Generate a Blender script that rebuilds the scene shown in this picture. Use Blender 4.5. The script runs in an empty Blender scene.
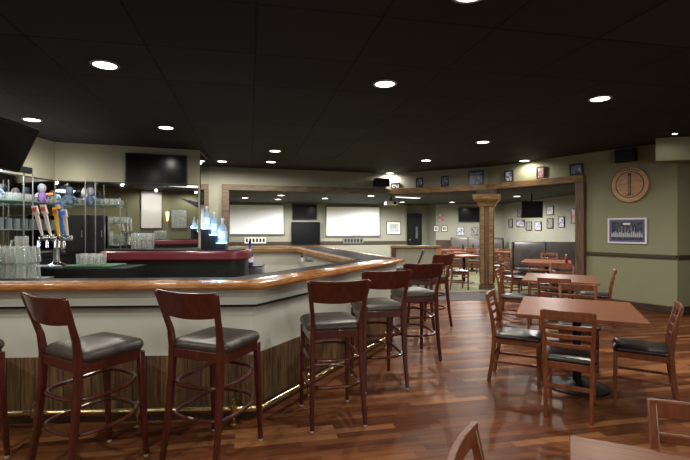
import bpy, bmesh, math, random
from mathutils import Vector, Matrix
R = math.radians
rnd = random.Random(7)
SC = bpy.context.scene
COL = SC.collection

# ------------------------------------------------------------------ camera, world, exposure
F, HY, CZ = 450.0, 228.0, 1.5          # focal length in pixels, horizon row, eye height
cam_d = bpy.data.cameras.new('camera')
cam_d.sensor_width = 36.0
cam_d.lens = F / 690 * 36.0
cam_d.shift_y = -(230 - HY) / 690.0
cam_d.clip_start = 0.05
cam = bpy.data.objects.new('camera', cam_d)
cam.location = (0, 0, CZ)
cam.rotation_euler = (R(90), 0, 0)
COL.objects.link(cam)
SC.camera = cam
w = bpy.data.worlds.new('world'); SC.world = w
w.use_nodes = True
w.node_tree.nodes['Background'].inputs[0].default_value = (0.9, 0.95, 1.0, 1)
w.node_tree.nodes['Background'].inputs[1].default_value = 0.25
SC.view_settings.view_transform = 'Standard'
SC.view_settings.look = 'None'
SC.view_settings.gamma = 1
SC.view_settings.use_curve_mapping = False
SC.view_settings.exposure = 0.0
try:
    SC.cycles.use_denoising = True
    SC.cycles.max_bounces = 8
    SC.cycles.transparent_max_bounces = 24
    SC.cycles.sample_clamp_indirect = 4
    SC.cycles.caustics_reflective = False
    SC.cycles.caustics_refractive = False
except Exception:
    pass
LAMP_W = 112.0        # each ceiling downlight
BACK_W = 200.0        # back room downlights
FILL_W = 66.0        # added soft fill from area lights with no real lamp behind them

def area(name, loc, rot, sx, sy, energy, color=(1, .95, .88)):
    l = bpy.data.lights.new(name, 'AREA'); l.shape = 'RECTANGLE'; l.size = sx; l.size_y = sy
    l.energy = energy; l.color = color
    o = bpy.data.objects.new(name, l); o.location = loc; o.rotation_euler = rot
    COL.objects.link(o); return o

area('fill_light', (3.9, -.75, 1.75), (R(82), 0, R(24)), 3.0, 1.0, FILL_W)
area('fill_light', (-1.2, 2.1, 2.985), (R(12), 0, 0), 3.2, .8, FILL_W * .35)

def at(px, d): return (px - 345) * d / F
def zat(py, d): return CZ - (py - HY) * d / F
def flr(px, py, Z=0.0):
    d = F * (CZ - Z) / (py - HY)
    return at(px, d), d

# ------------------------------------------------------------------ materials
MATS = {}
def mat(name, col, rough=.5, metal=0.0, noise=0.0, nscale=8.0, stretch=(1, 1, 1), col2=None, bump=0.0,
        coat=0.0, emit=0.0, ecol=None, spec=None, coords='Object'):
    if name in MATS: return MATS[name]
    m = bpy.data.materials.new(name); m.use_nodes = True
    nt = m.node_tree; b = nt.nodes['Principled BSDF']
    b.inputs['Base Color'].default_value = (*col, 1)
    b.inputs['Roughness'].default_value = rough
    b.inputs['Metallic'].default_value = metal
    if coat: b.inputs['Coat Weight'].default_value = coat; b.inputs['Coat Roughness'].default_value = .15
    if spec is not None: b.inputs['Specular IOR Level'].default_value = spec
    if emit:
        b.inputs['Emission Color'].default_value = (*(ecol or col), 1)
        b.inputs['Emission Strength'].default_value = emit
    if noise or bump or col2:
        tc = nt.nodes.new('ShaderNodeTexCoord'); mp = nt.nodes.new('ShaderNodeMapping')
        mp.inputs['Scale'].default_value = stretch
        nz = nt.nodes.new('ShaderNodeTexNoise'); nz.inputs['Scale'].default_value = nscale
        nz.inputs['Detail'].default_value = 6
        nt.links.new(tc.outputs[coords], mp.inputs[0]); nt.links.new(mp.outputs[0], nz.inputs['Vector'])
        c2 = col2 or tuple(c * (1 - noise) for c in col)
        rp = nt.nodes.new('ShaderNodeValToRGB')
        rp.color_ramp.elements[0].position = .35; rp.color_ramp.elements[1].position = .65
        rp.color_ramp.elements[0].color = (*c2, 1); rp.color_ramp.elements[1].color = (*col, 1)
        nt.links.new(nz.outputs['Fac'], rp.inputs[0]); nt.links.new(rp.outputs[0], b.inputs['Base Color'])
        if bump:
            bp = nt.nodes.new('ShaderNodeBump'); bp.inputs['Strength'].default_value = bump
            bp.inputs['Distance'].default_value = .01
            nt.links.new(nz.outputs['Fac'], bp.inputs['Height']); nt.links.new(bp.outputs[0], b.inputs['Normal'])
    MATS[name] = m
    return m

def brick_mat(name, c1, c2, mortar, bw, bh, offset, msize, rough, grain=0.0, loc=(0, 0, 0), bump=0.0, rot=None, vec=None, spec=None, c3=None):
    m = bpy.data.materials.new(name); m.use_nodes = True
    nt = m.node_tree; b = nt.nodes['Principled BSDF']; b.inputs['Roughness'].default_value = rough
    if spec is not None: b.inputs['Specular IOR Level'].default_value = spec
    tc = nt.nodes.new('ShaderNodeTexCoord'); mp = nt.nodes.new('ShaderNodeMapping')
    mp.inputs['Location'].default_value = loc
    src = tc.outputs['Object']
    if vec:                                   # u = a*x + b*y , v = z
        sx = nt.nodes.new('ShaderNodeSeparateXYZ'); nt.links.new(src, sx.inputs[0])
        a1 = nt.nodes.new('ShaderNodeMath'); a1.operation = 'MULTIPLY'; a1.inputs[1].default_value = vec[0]
        a2 = nt.nodes.new('ShaderNodeMath'); a2.operation = 'MULTIPLY_ADD'; a2.inputs[1].default_value = vec[1]
        nt.links.new(sx.outputs[0], a1.inputs[0]); nt.links.new(sx.outputs[1], a2.inputs[0]); nt.links.new(a1.outputs[0], a2.inputs[2])
        cb = nt.nodes.new('ShaderNodeCombineXYZ')
        nt.links.new(sx.outputs[2], cb.inputs[0]); nt.links.new(a2.outputs[0], cb.inputs[1])
        src = cb.outputs[0]
    nt.links.new(src, mp.inputs[0])
    bk = nt.nodes.new('ShaderNodeTexBrick'); bk.offset = offset; bk.squash = 1
    bk.inputs['Scale'].default_value = 1; bk.inputs['Brick Width'].default_value = bw
    bk.inputs['Row Height'].default_value = bh; bk.inputs['Mortar Size'].default_value = msize
    bk.inputs['Mortar Smooth'].default_value = .2
    bk.inputs['Color1'].default_value = (*c1, 1); bk.inputs['Color2'].default_value = (*c2, 1); bk.inputs['Mortar'].default_value = (*mortar, 1)
    nt.links.new(mp.outputs[0], bk.inputs['Vector'])
    out = bk.outputs['Color']
    if grain:
        mp2 = nt.nodes.new('ShaderNodeMapping'); mp2.inputs['Scale'].default_value = (1.2, 16, 1)
        nt.links.new(src, mp2.inputs[0])
        nz = nt.nodes.new('ShaderNodeTexNoise'); nz.inputs['Scale'].default_value = 3; nz.inputs['Detail'].default_value = 8
        nt.links.new(mp2.outputs[0], nz.inputs['Vector'])
        rp = nt.nodes.new('ShaderNodeValToRGB')
        rp.color_ramp.elements[0].position = .3; rp.color_ramp.elements[1].position = .7
        rp.color_ramp.elements[0].color = (1 - grain,) * 3 + (1,); rp.color_ramp.elements[1].color = (1, 1, 1, 1)
        nt.links.new(nz.outputs['Fac'], rp.inputs[0])
        mx = nt.nodes.new('ShaderNodeMix'); mx.data_type = 'RGBA'; mx.blend_type = 'MULTIPLY'
        mx.inputs[0].default_value = 1
        nt.links.new(out, mx.inputs[6]); nt.links.new(rp.outputs[0], mx.inputs[7])
        out = mx.outputs[2]
    if c3:                                    # large lighter/darker drift between boards
        bk2 = nt.nodes.new('ShaderNodeTexBrick'); bk2.offset = offset
        mp3 = nt.nodes.new('ShaderNodeMapping'); mp3.inputs['Location'].default_value = (loc[0] + 7.3, loc[1] + bh * 31, 0)
        nt.links.new(src, mp3.inputs[0]); nt.links.new(mp3.outputs[0], bk2.inputs['Vector'])
        for k, v in (('Scale', 1), ('Brick Width', bw), ('Row Height', bh), ('Mortar Size', 0)): bk2.inputs[k].default_value = v
        bk2.inputs['Color1'].default_value = (0, 0, 0, 1); bk2.inputs['Color2'].default_value = (1, 1, 1, 1)
        r3 = nt.nodes.new('ShaderNodeValToRGB'); r3.color_ramp.elements[0].position = .72; r3.color_ramp.elements[1].position = .95
        nt.links.new(bk2.outputs['Color'], r3.inputs[0])
        mx3 = nt.nodes.new('ShaderNodeMix'); mx3.data_type = 'RGBA'
        mx3.inputs[7].default_value = (*c3, 1)
        nt.links.new(r3.outputs[0], mx3.inputs[0]); nt.links.new(out, mx3.inputs[6])
        out = mx3.outputs[2]
    nt.links.new(out, b.inputs['Base Color'])
    if bump:
        bp = nt.nodes.new('ShaderNodeBump'); bp.inputs['Strength'].default_value = bump; bp.inputs['Distance'].default_value = .003
        bp.invert = True
        nt.links.new(bk.outputs['Fac'], bp.inputs['Height']); nt.links.new(bp.outputs[0], b.inputs['Normal'])
    MATS[name] = m
    return m

def glass_mat(name, tint=(.92, .96, .95), body=.12, rough=.05):
    m = bpy.data.materials.new(name); m.use_nodes = True
    nt = m.node_tree; nt.nodes.remove(nt.nodes['Principled BSDF']); out = nt.nodes['Material Output']
    tr = nt.nodes.new('ShaderNodeBsdfTransparent'); tr.inputs[0].default_value = (*tint, 1)
    gl = nt.nodes.new('ShaderNodeBsdfGlossy'); gl.inputs['Roughness'].default_value = rough
    df = nt.nodes.new('ShaderNodeBsdfTranslucent'); df.inputs[0].default_value = (*tint, 1)
    lw = nt.nodes.new('ShaderNodeLayerWeight'); lw.inputs[0].default_value = .42
    m1 = nt.nodes.new('ShaderNodeMixShader'); m1.inputs[0].default_value = body
    m2 = nt.nodes.new('ShaderNodeMixShader')
    d2 = nt.nodes.new('ShaderNodeBsdfDiffuse'); d2.inputs[0].default_value = (*tint, 1)
    m3 = nt.nodes.new('ShaderNodeMixShader'); m3.inputs[0].default_value = .5
    nt.links.new(df.outputs[0], m3.inputs[1]); nt.links.new(d2.outputs[0], m3.inputs[2])
    nt.links.new(tr.outputs[0], m1.inputs[1]); nt.links.new(m3.outputs[0], m1.inputs[2])
    nt.links.new(lw.outputs['Facing'], m2.inputs[0])
    m4 = nt.nodes.new('ShaderNodeMixShader'); m4.inputs[0].default_value = .38
    nt.links.new(gl.outputs[0], m4.inputs[1]); nt.links.new(m3.outputs[0], m4.inputs[2])
    nt.links.new(m1.outputs[0], m2.inputs[1]); nt.links.new(m4.outputs[0], m2.inputs[2])
    nt.links.new(m2.outputs[0], out.inputs[0])
    MATS[name] = m
    return m

def art(name, cols, scale=9.0, seed=0):
    """printed picture: blotches of a few inks"""
    if name in MATS: return MATS[name]
    m = bpy.data.materials.new(name); m.use_nodes = True
    nt = m.node_tree; b = nt.nodes['Principled BSDF']; b.inputs['Roughness'].default_value = .35
    tc = nt.nodes.new('ShaderNodeTexCoord'); nz = nt.nodes.new('ShaderNodeTexNoise')
    mp = nt.nodes.new('ShaderNodeMapping'); mp.inputs['Location'].default_value = (seed * 3.7, 0, seed * 1.3)
    nz.inputs['Scale'].default_value = scale; nz.inputs['Detail'].default_value = 3
    rp = nt.nodes.new('ShaderNodeValToRGB'); rp.color_ramp.interpolation = 'CONSTANT'
    el = rp.color_ramp.elements
    n = len(cols)
    for i, c in enumerate(cols):
        e = el[i] if i < 2 else el.new(.5)
        e.position = 0 if i == 0 else .36 + .3 * i / n
        e.color = (*c, 1)
    nt.links.new(tc.outputs['Object'], mp.inputs[0]); nt.links.new(mp.outputs[0], nz.inputs['Vector'])
    nt.links.new(nz.outputs['Fac'], rp.inputs[0]); nt.links.new(rp.outputs[0], b.inputs['Base Color'])
    MATS[name] = m
    return m

M_floor = brick_mat('hardwood_floor', (.225, .078, .031), (.110, .035, .015), (.030, .011, .006), .72, .075, .37, .0010, .40, grain=.45, bump=.15, c3=(.29, .125, .050), spec=.08)
M_ceil = brick_mat('black_ceiling_tile', (.017, .017, .018), (.026, .026, .027), (.004, .004, .004), .88, .88, 0, .012, .8, loc=(-.93, -3.07, 0), bump=.4, spec=.2)
M_ceil2 = mat('dark_back_ceiling', (.02, .02, .022), .8, noise=.2)
M_carpet = mat('patterned_carpet', (.27, .25, .135), .95, col2=(.13, .145, .08), nscale=3.5, bump=.2)
M_greycarpet = mat('grey_carpet', (.11, .10, .10), .95, noise=.3, nscale=60)
M_olive = mat('olive_wall_paint', (.235, .240, .145), .75, noise=.05, nscale=2)
M_tan = mat('tan_wall_paint', (.30, .29, .21), .8, noise=.05, nscale=2)
M_sage = mat('sage_wall_paint', (.28, .283, .222), .8, noise=.05, nscale=2)
M_beam = mat('timber_beam', (.30, .175, .062), .5, col2=(.13, .07, .027), nscale=5, stretch=(1, 1, 6), bump=.15)
M_post = mat('timber_post', (.15, .08, .04), .5, col2=(.055, .028, .015), nscale=5, stretch=(9, 9, .7), bump=.2)
M_weather = mat('weathered_beam', (.135, .095, .06), .6, col2=(.06, .042, .028), nscale=5, stretch=(1, 1, 5), bump=.15)
M_darkwood = mat('dark_wood_trim', (.055, .032, .02), .45, noise=.4, nscale=7, stretch=(1, 1, 5))
M_maho = mat('mahogany_stool_wood', (.085, .019, .012), .28, col2=(.052, .011, .007), nscale=6, stretch=(6, 6, 1), coat=.35)
M_cherry = mat('cherry_chair_wood', (.205, .064, .025), .38, col2=(.13, .038, .016), nscale=6, stretch=(6, 6, 1), coat=.12)
M_table = mat('table_top_wood', (.235, .092, .044), .40, col2=(.15, .054, .027), nscale=7, stretch=(14, .8, 1), spec=.10)
M_vinyl = mat('dark_vinyl', (.022, .017, .015), .33, noise=.3, nscale=20, bump=.05)
M_stoolvinyl = mat('stool_vinyl', (.050, .041, .035), .40, noise=.3, nscale=20, bump=.05)
M_vinyl2 = mat('brown_vinyl', (.062, .050, .045), .36, noise=.3, nscale=6, bump=.05)
M_black = mat('black_metal', (.010, .010, .010), .4, spec=.2)
M_screen = mat('tv_glass', (.006, .006, .007), .16, spec=.12)
M_bezel = mat('black_plastic', (.010, .010, .011), .35, spec=.2)
M_white = mat('projection_fabric', (.90, .91, .93), .8)
M_barwhite = mat('white_bar_panel', (.59, .615, .555), .55, noise=.05, nscale=3)
M_barrail = mat('oak_bar_rail', (.33, .150, .050), .20, col2=(.19, .075, .022), nscale=5, stretch=(2, 2, 14), spec=.13)
M_bartop = mat('black_bar_top', (.010, .011, .012), .55, noise=.2, spec=.04)
M_wains = brick_mat('barn_wainscot', (.26, .145, .060), (.145, .078, .034), (.03, .016, .009), 3.0, .095, .5, .003, .6, grain=.75, vec=(.88, .48), bump=.5)
M_brass = mat('brass_tube', (.62, .50, .27), .25, metal=1)
M_chrome = mat('chrome', (.75, .76, .78), .12, metal=1)
M_steel = mat('steel_pole', (.33, .35, .36), .3, metal=1)
M_maroon = mat('maroon_edge', (.13, .018, .028), .3, coat=.3)
M_mirror = mat('mirror_glass', (.78, .80, .78), .02, metal=1)
M_lens = mat('lamp_lens', (1, .98, .94), .5, emit=9.0, ecol=(1, .97, .9))
M_ring = mat('lamp_ring', (.25, .25, .25), .4)
M_glass = glass_mat('clear_glass', (.96, .98, .97), .08)
M_shelf = glass_mat('green_edge_glass', (.45, .62, .55), .35)
M_stein = glass_mat('dark_stein_glass', (.45, .50, .52), .3)
M_blueglass = glass_mat('pale_blue_glass', (.62, .83, .99), .6)
M_cobalt = mat('cobalt_bottle', (.015, .03, .22), .15)
M_ledblue = mat('blue_step_light', (.3, .6, 1), .5, emit=14, ecol=(.25, .55, 1))
M_ledwhite = mat('shelf_strip_light', (1, 1, 1), .5, emit=6, ecol=(.85, .95, 1))
M_paper = mat('white_card', (.75, .74, .70), .7)
M_frame_black = mat('black_frame', (.015, .015, .018), .35)
M_frame_brown = mat('brown_frame', (.07, .04, .022), .4)
M_frame_white = mat('white_frame', (.66, .66, .68), .5)
M_frame_grey = mat('grey_frame', (.16, .16, .15), .5)
M_purple = mat('purple_mount', (.10, .085, .22), .6)
M_signwood = mat('sign_wood', (.56, .35, .155), .5, col2=(.42, .24, .10), nscale=9, stretch=(1, 1, 9))
M_signdark = mat('sign_ring_ink', (.06, .012, .014), .5)
M_signink = mat('sign_ink', (.09, .045, .03), .5)
M_greenmat = mat('green_bar_mat', (.03, .13, .06), .8, noise=.4, nscale=40)
M_yellow = mat('yellow_tap_paint', (.75, .42, .02), .35)
M_blue = mat('blue_tap_paint', (.02, .12, .55), .35)
M_redwhite = mat('white_tap_paint', (.55, .46, .42), .4)
M_redlabel = mat('red_tap_label', (.35, .05, .03), .4)
M_plushblue = mat('blue_grey_plush', (.09, .14, .22), .9, noise=.4, nscale=60)
M_plushpurple = mat('purple_plush', (.18, .10, .32), .9, noise=.4, nscale=60)
M_plushwhite = mat('pale_plush', (.27, .29, .36), .9, noise=.3, nscale=60)
M_orange = mat('orange_plush', (.65, .20, .04), .9)
M_navy = mat('navy_felt', (.02, .022, .05), .9)
M_rubber = mat('pale_glide', (.5, .5, .5), .5)
M_ketchup = mat('red_bottle', (.35, .02, .015), .3)
M_salt = mat('pale_shaker', (.6, .6, .6), .3)
M_sconce = mat('sconce_shade', (1, .8, .5), .5, emit=2.5, ecol=(1, .75, .4))

# ------------------------------------------------------------------ mesh helpers
class MB:
    def __init__(s): s.v = []; s.f = []
    def quadring(s, rings, cap=True, closed=False):
        n = len(rings[0]); base = len(s.v)
        for r in rings: s.v.extend([tuple(p) for p in r])
        m = len(rings)
        for i in range(m if closed else m - 1):
            a = base + i * n; b = base + ((i + 1) % m) * n
            for k in range(n):
                s.f.append((a + k, a + (k + 1) % n, b + (k + 1) % n, b + k))
        if cap and not closed:
            s.f.append(tuple(base + k for k in reversed(range(n))))
            s.f.append(tuple(base + (m - 1) * n + k for k in range(n)))
        return s
    def box(s, c, d, rot=None):
        x, y, z = d[0] / 2, d[1] / 2, d[2] / 2
        pts = [Vector(p) for p in ((-x, -y, -z), (x, -y, -z), (x, y, -z), (-x, y, -z), (-x, -y, z), (x, -y, z), (x, y, z), (-x, y, z))]
        if rot: pts = [rot @ p for p in pts]
        b = len(s.v); s.v += [tuple(p + Vector(c)) for p in pts]
        for f in ((0, 3, 2, 1), (4, 5, 6, 7), (0, 1, 5, 4), (1, 2, 6, 5), (2, 3, 7, 6), (3, 0, 4, 7)): s.f.append(tuple(b + i for i in f))
        return s
    def loft_z(s, secs):           # secs: (x, y, z, wx, wy): stacked horizontal rectangles
        return s.quadring([[(x - a / 2, y - b / 2, z), (x + a / 2, y - b / 2, z), (x + a / 2, y + b / 2, z), (x - a / 2, y + b / 2, z)] for x, y, z, a, b in secs])
    def loft_x(s, secs):           # secs: (x, y, z0, z1, thick): upright rectangles in a row
        return s.quadring([[(x, y - t / 2, z0), (x, y + t / 2, z0), (x, y + t / 2, z1), (x, y - t / 2, z1)] for x, y, z0, z1, t in secs])
    def tube(s, pts, r, n=8, closed=False, squash=1.0):
        pts = [Vector(p) for p in pts]; m = len(pts); rings = []
        for i, p in enumerate(pts):
            a = pts[(i - 1) % m] if (closed or i) else p
            b = pts[(i + 1) % m] if (closed or i < m - 1) else p
            t = (b - a).normalized()
            up = Vector((0, 0, 1)) if abs(t.z) < .95 else Vector((0, 1, 0))
            u = t.cross(up).normalized(); v = u.cross(t).normalized()
            rr = r[i] if isinstance(r, (list, tuple)) else r
            rings.append([p + u * math.cos(2 * math.pi * k / n) * rr + v * math.sin(2 * math.pi * k / n) * rr * squash for k in range(n)])
        return s.quadring(rings, closed=closed)
    def lathe(s, prof, c=(0, 0, 0), n=16, ax='z'):
        rings = []
        for r, z in prof:
            ring = []
            for k in range(n):
                a = 2 * math.pi * k / n; x, y = r * math.cos(a), r * math.sin(a)
                if ax == 'z': ring.append((c[0] + x, c[1] + y, c[2] + z))
                elif ax == 'y': ring.append((c[0] + x, c[1] - z, c[2] + y))
                else: ring.append((c[0] + z, c[1] + x, c[2] + y))
            rings.append(ring)
        return s.quadring(rings)
    def prism(s, poly, z0, z1):
        b = len(s.v); n = len(poly)
        s.v += [(x, y, z0) for x, y in poly] + [(x, y, z1) for x, y in poly]
        s.f.append(tuple(b + k for k in reversed(range(n)))); s.f.append(tuple(b + n + k for k in range(n)))
        for k in range(n): s.f.append((b + k, b + (k + 1) % n, b + n + (k + 1) % n, b + n + k))
        return s
    def pad(s, c, wx, wy, h, rr=.06, dome=.012, n=6):      # upholstered cushion, rounded in plan
        def outline(inset):
            o = []
            a, b = wx / 2 - inset, wy / 2 - inset; r = max(rr - inset, .01)
            for qx, qy, a0 in ((1, 1, 0), (-1, 1, 90), (-1, -1, 180), (1, -1, 270)):
                for k in range(n):
                    t = R(a0 + 90 * k / (n - 1)); o.append((c[0] + qx * (a - r) + r * math.cos(t), c[1] + qy * (b - r) + r * math.sin(t)))
            return o
        rings = []
        for ins, z in ((.012, 0), (.001, h * .25), (0, h * .5), (.006, h * .8), (.02, h), (.06, h + dome * .5), (.12, h + dome)):
            rings.append([(x, y, c[2] + z) for x, y in outline(ins)])
        return s.quadring(rings)
    def build(s, name, m, parent=None, bevel=0.0, smooth=True, angle=40):
        me = bpy.data.meshes.new(name); me.from_pydata(s.v, [], s.f)
        bm = bmesh.new(); bm.from_mesh(me); bmesh.ops.recalc_face_normals(bm, faces=bm.faces); bm.to_mesh(me); bm.free()
        me.materials.append(m)
        if smooth:
            me.polygons.foreach_set('use_smooth', [True] * len(me.polygons))
            me.set_sharp_from_angle(angle=R(angle))
        o = bpy.data.objects.new(name, me); COL.objects.link(o)
        if parent: o.parent = parent
        if bevel:
            md = o.modifiers.new('bevel', 'BEVEL'); md.width = bevel; md.segments = 2; md.limit_method = 'ANGLE'; md.angle_limit = R(40)
        return o

def tag(o, label=None, cat=None, group=None, kind=None):
    if label: o['label'] = label
    if cat: o['category'] = cat
    if group: o['group'] = group
    if kind: o['kind'] = kind
    return o
def empty(name, loc=(0, 0, 0), rz=0.0, label=None, cat=None, group=None):
    o = bpy.data.objects.new(name, None); COL.objects.link(o)
    o.location = loc; o.rotation_euler = (0, 0, rz); o.empty_display_size = .1
    return tag(o, label, cat, group)
def copy_tree(o, loc=None, rz=None, label=None, parent=None):
    c = o.copy(); COL.objects.link(c)
    if parent: c.parent = parent
    if loc is not None: c.location = loc
    if rz is not None: c.rotation_euler = (0, 0, rz)
    if label: c['label'] = label
    for ch in list(o.children):
        if ch.name in COL.objects: copy_tree(ch, parent=c)
    return c
def struct(o): o['kind'] = 'structure'; return o

class Wall:
    """a straight wall run; local +X runs p0 -> p1, local -Y faces the room"""
    def __init__(s, p0, p1):
        s.p0, s.p1 = Vector(p0), Vector(p1); s.dir = (s.p1 - s.p0).normalized()
        s.ang = math.atan2(s.dir.y, s.dir.x); s.n = Vector((s.dir.y, -s.dir.x))
    def hit(s, px):                # where the sight line through column px meets the wall
        k = (px - 345) / F
        t = (k * s.p0.y - s.p0.x) / (s.dir.x - k * s.dir.y)
        return s.p0 + s.dir * t
    def spot(s, x0, x1, y0, y1):   # centre, width, height of a rectangle on the wall
        a, b = s.hit(x0), s.hit(x1); c = (a + b) / 2
        return (c.x, c.y, zat((y0 + y1) / 2, c.y)), (b - a).length, (y1 - y0) * c.y / F

def wall_slab(name, p0, p1, z0, z1, m, thick=.12, away=1):
    p0, p1 = Vector(p0), Vector(p1); d = (p1 - p0).normalized(); n = Vector((-d.y, d.x)) * thick * away
    return struct(MB().prism([tuple(p0), tuple(p1), tuple(p1 + n), tuple(p0 + n)], z0, z1).build(name, m, smooth=False))

def offset(pts, d):
    """polyline moved d to its left, with mitred corners"""
    pts = [Vector(p) for p in pts]; out = []
    for i, p in enumerate(pts):
        t0 = (p - pts[i - 1]).normalized() if i else None
        t1 = (pts[i + 1] - p).normalized() if i < len(pts) - 1 else None
        if t0 is None: t0 = t1
        if t1 is None: t1 = t0
        n0 = Vector((-t0.y, t0.x)); n1 = Vector((-t1.y, t1.x)); b = (n0 + n1).normalized()
        out.append(p + b * (d / max(b.dot(n0), .3)))
    return out
def sweep(pts, prof, a=0, b=None):
    """closed profile of (inward offset, z) carried along a mitred polyline, from its corner a to its corner b"""
    lines = [offset(pts, o) for o, z in prof]
    return MB().quadring([[(lines[k][i].x, lines[k][i].y, prof[k][1]) for k in range(len(prof))] for i in range(len(pts))[a:b]])

# ------------------------------------------------------------------ room shell
GR = R(12)                                     # the ceiling grid and floor boards run 12 degrees off the view
H_CEIL = 3.0
P0, P1, P2, P3 = Vector((-3.45, 10.9)), Vector((1.25, 12.4)), Vector((3.5, 11.05)), Vector((5.498, 8.08))
DIR3 = (P3 - P2).normalized()
P4 = P3 + DIR3 * .40                            # corner past the bulkhead
LB = Vector((-5.06, 7.85)); LBE = Vector((-2.81, 8.67))       # bar-back wall
LF = Vector((-5.45, -1.7))
P4b = Vector((9.0, P4.y + .9))
def rect_uv(name, u0, u1, v0, v1, z0, z1, m):
    o = MB().prism([(u0, v0), (u1, v0), (u1, v1), (u0, v1)], z0, z1).build(name, m, smooth=False)
    o.rotation_euler = (0, 0, GR); return struct(o)
rect_uv('floor', -8, 11, -5, 22, -.06, 0, M_floor)
c = MB().prism([(-6.2, -1.9), (9.2, -1.9), (9.2, 8.8), (P3.x + .35, P3.y + .4), (P2.x + .1, P2.y + .3), (P1.x, P1.y + .2), (P0.x - .2, P0.y + .25), (-6.2, 9.6)], H_CEIL, H_CEIL + .06)
Mi = Matrix.Rotation(-GR, 4, 'Z'); c.v = [tuple(Mi @ Vector(p)) for p in c.v]
co = c.build('ceiling', M_ceil, smooth=False); co.rotation_euler = (0, 0, GR); struct(co)

wall_slab('wall_left', LF, LB, 0, H_CEIL, M_tan, away=1)
wall_slab('wall_bar', LB, LBE, 0, H_CEIL, M_tan)
# the end of the bar wall, running back beside the opening
END2 = Vector((at(208, 9.75), 9.75))
wall_slab('wall_bar_end', LBE, END2, 0, H_CEIL, M_tan)
wall_slab('wall_behind', (9.0, -1.7), (-5.6, -1.7), 0, H_CEIL, M_olive)
H0, H1 = 2.43, 2.57                             # header beam
WH = [Wall(P0, P1), Wall(P1, P2), Wall(P2, P3)]
jl = WH[0].hit(226); jr = WH[2].hit(580)
wall_slab('wall_opening_left', Vector(P0) - WH[0].dir * .6, jl, 0, H_CEIL, M_sage, .16)
wall_slab('wall_header_left', jl, P1, H0, H_CEIL, M_sage, .16)
wall_slab('wall_header_middle', P1, P2, H0, H_CEIL, M_sage, .16)
wall_slab('wall_header_right', P2, jr, H0, H_CEIL, M_olive, .16)
wall_slab('wall_right', jr, P4, 0, H_CEIL, M_olive, .16)
wall_slab('wall_recess', P4, P4b, 0, H_CEIL, M_olive, .16)
wall_slab('wall_right_side', (9.0, 8.9), (9.0, -1.7), 0, H_CEIL, M_olive, .12)
# bulkhead hanging in front of the recess
struct(MB().prism([(5.19, 7.52), (8.98, 6.35), (8.98, 8.6), (P4.x, P4.y)], 2.62, H_CEIL).build('wall_bulkhead', M_olive, smooth=False))
# header beams (trim) and jamb posts
def beam(name, a, b, z0, z1, m, depth=.10, back=.18):
    a, b = Vector(a), Vector(b); d = (b - a).normalized(); n = Vector((d.y, -d.x))
    return struct(MB().prism([tuple(a + n * depth), tuple(b + n * depth), tuple(b - n * back), tuple(a - n * back)], z0, z1).build(name, m, bevel=.008, smooth=False))
beam('trim_1', jl - WH[0].dir * .1, P1, H0, H1, M_weather)
beam('trim_2', P1, P2, H0, H1, M_beam)
beam('trim_3', P2, jr + WH[2].dir * .12, H0, H1, M_beam)
beam('trim_4', jl - WH[0].dir * .1, jl + WH[0].dir * .07, 0, H0, M_weather)
beam('trim_5', jr - WH[2].dir * .05, jr + WH[2].dir * .13, 0, H0, M_post)
beam('trim_6', jr + WH[2].dir * .13, P4, .96, 1.03, M_darkwood, .035, .0)
beam('trim_7', P4, P4b, .96, 1.03, M_darkwood, .035, .0)
beam('baseboard_right', jr + WH[2].dir * .13, P4, 0, .14, M_darkwood, .02, .0)
beam('baseboard_recess', P4, P4b, 0, .14, M_darkwood, .02, .0)

# back room
BZ = 2.45
B0 = Vector((at(150, 16.2), 16.2)); B1 = Vector((at(407, 18.3), 18.3)); B2 = Vector((at(436, 18.2), 18.2)); B3 = Vector((at(504, 17.6), 17.6)); B4 = Vector((at(600, 11.6), 11.6))
WB, WC, WD = Wall(B0, B1), Wall(B2, B3), Wall(B3, B4)
struct(MB().prism([(-8, 10.9), tuple(P0 + Vector((-.2, .35))), tuple(P1 + Vector((0, .35))), tuple(P2 + Vector((.15, .3))), tuple(jr + Vector((.3, .2))), (9, 9.3), (9, 21), (-8, 21)], BZ, BZ + .05).build('ceiling_back', M_ceil2, smooth=False))
struct(MB().prism([tuple(P0 + Vector((-3, -.5))), tuple(P0 + Vector((0, .15))), (-.2, 11.6), (1.3, 10.4), (3.3, 10.49), tuple(jr + Vector((-.1, .35))), (8.5, 10), (8.5, 20.5), (-7.5, 20.5)], .001, .012).build('floor_carpet', M_carpet, smooth=False))
struct(MB().prism([(1.68, 9.25), (3.8, 9.4), (4.4, 9.55), (4.35, 10.0), (3.3, 10.5), (1.95, 10.45)], .001, .008).build('floor_carpet_strip', M_greycarpet, smooth=False))
wall_slab('wall_back', B0, B1, 0, BZ, M_sage)
nB = Vector((-WB.dir.y, WB.dir.x))
wall_slab('wall_back_recess', B1 + nB * .9 - WB.dir * .3, B2 + nB * .9 + WB.dir * .3, 0, BZ, M_sage)
wall_slab('wall_back_return', B1 + WB.dir * .0, B1 + nB * .9, 0, BZ, M_sage, .1, 1)
wall_slab('wall_back_right', B2, B3, 0, BZ, M_sage)
wall_slab('wall_back_jamb', B2 + nB * .9, B2, 0, BZ, M_sage, .1, 1)
wall_slab('wall_back_side', B3, B4, 0, BZ, M_sage)
beam('trim_8', B0, B1, .84, .98, M_darkwood, .03, .0)
beam('trim_9', B2, B3, .02, 1.02, M_darkwood, .025, .0)
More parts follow.
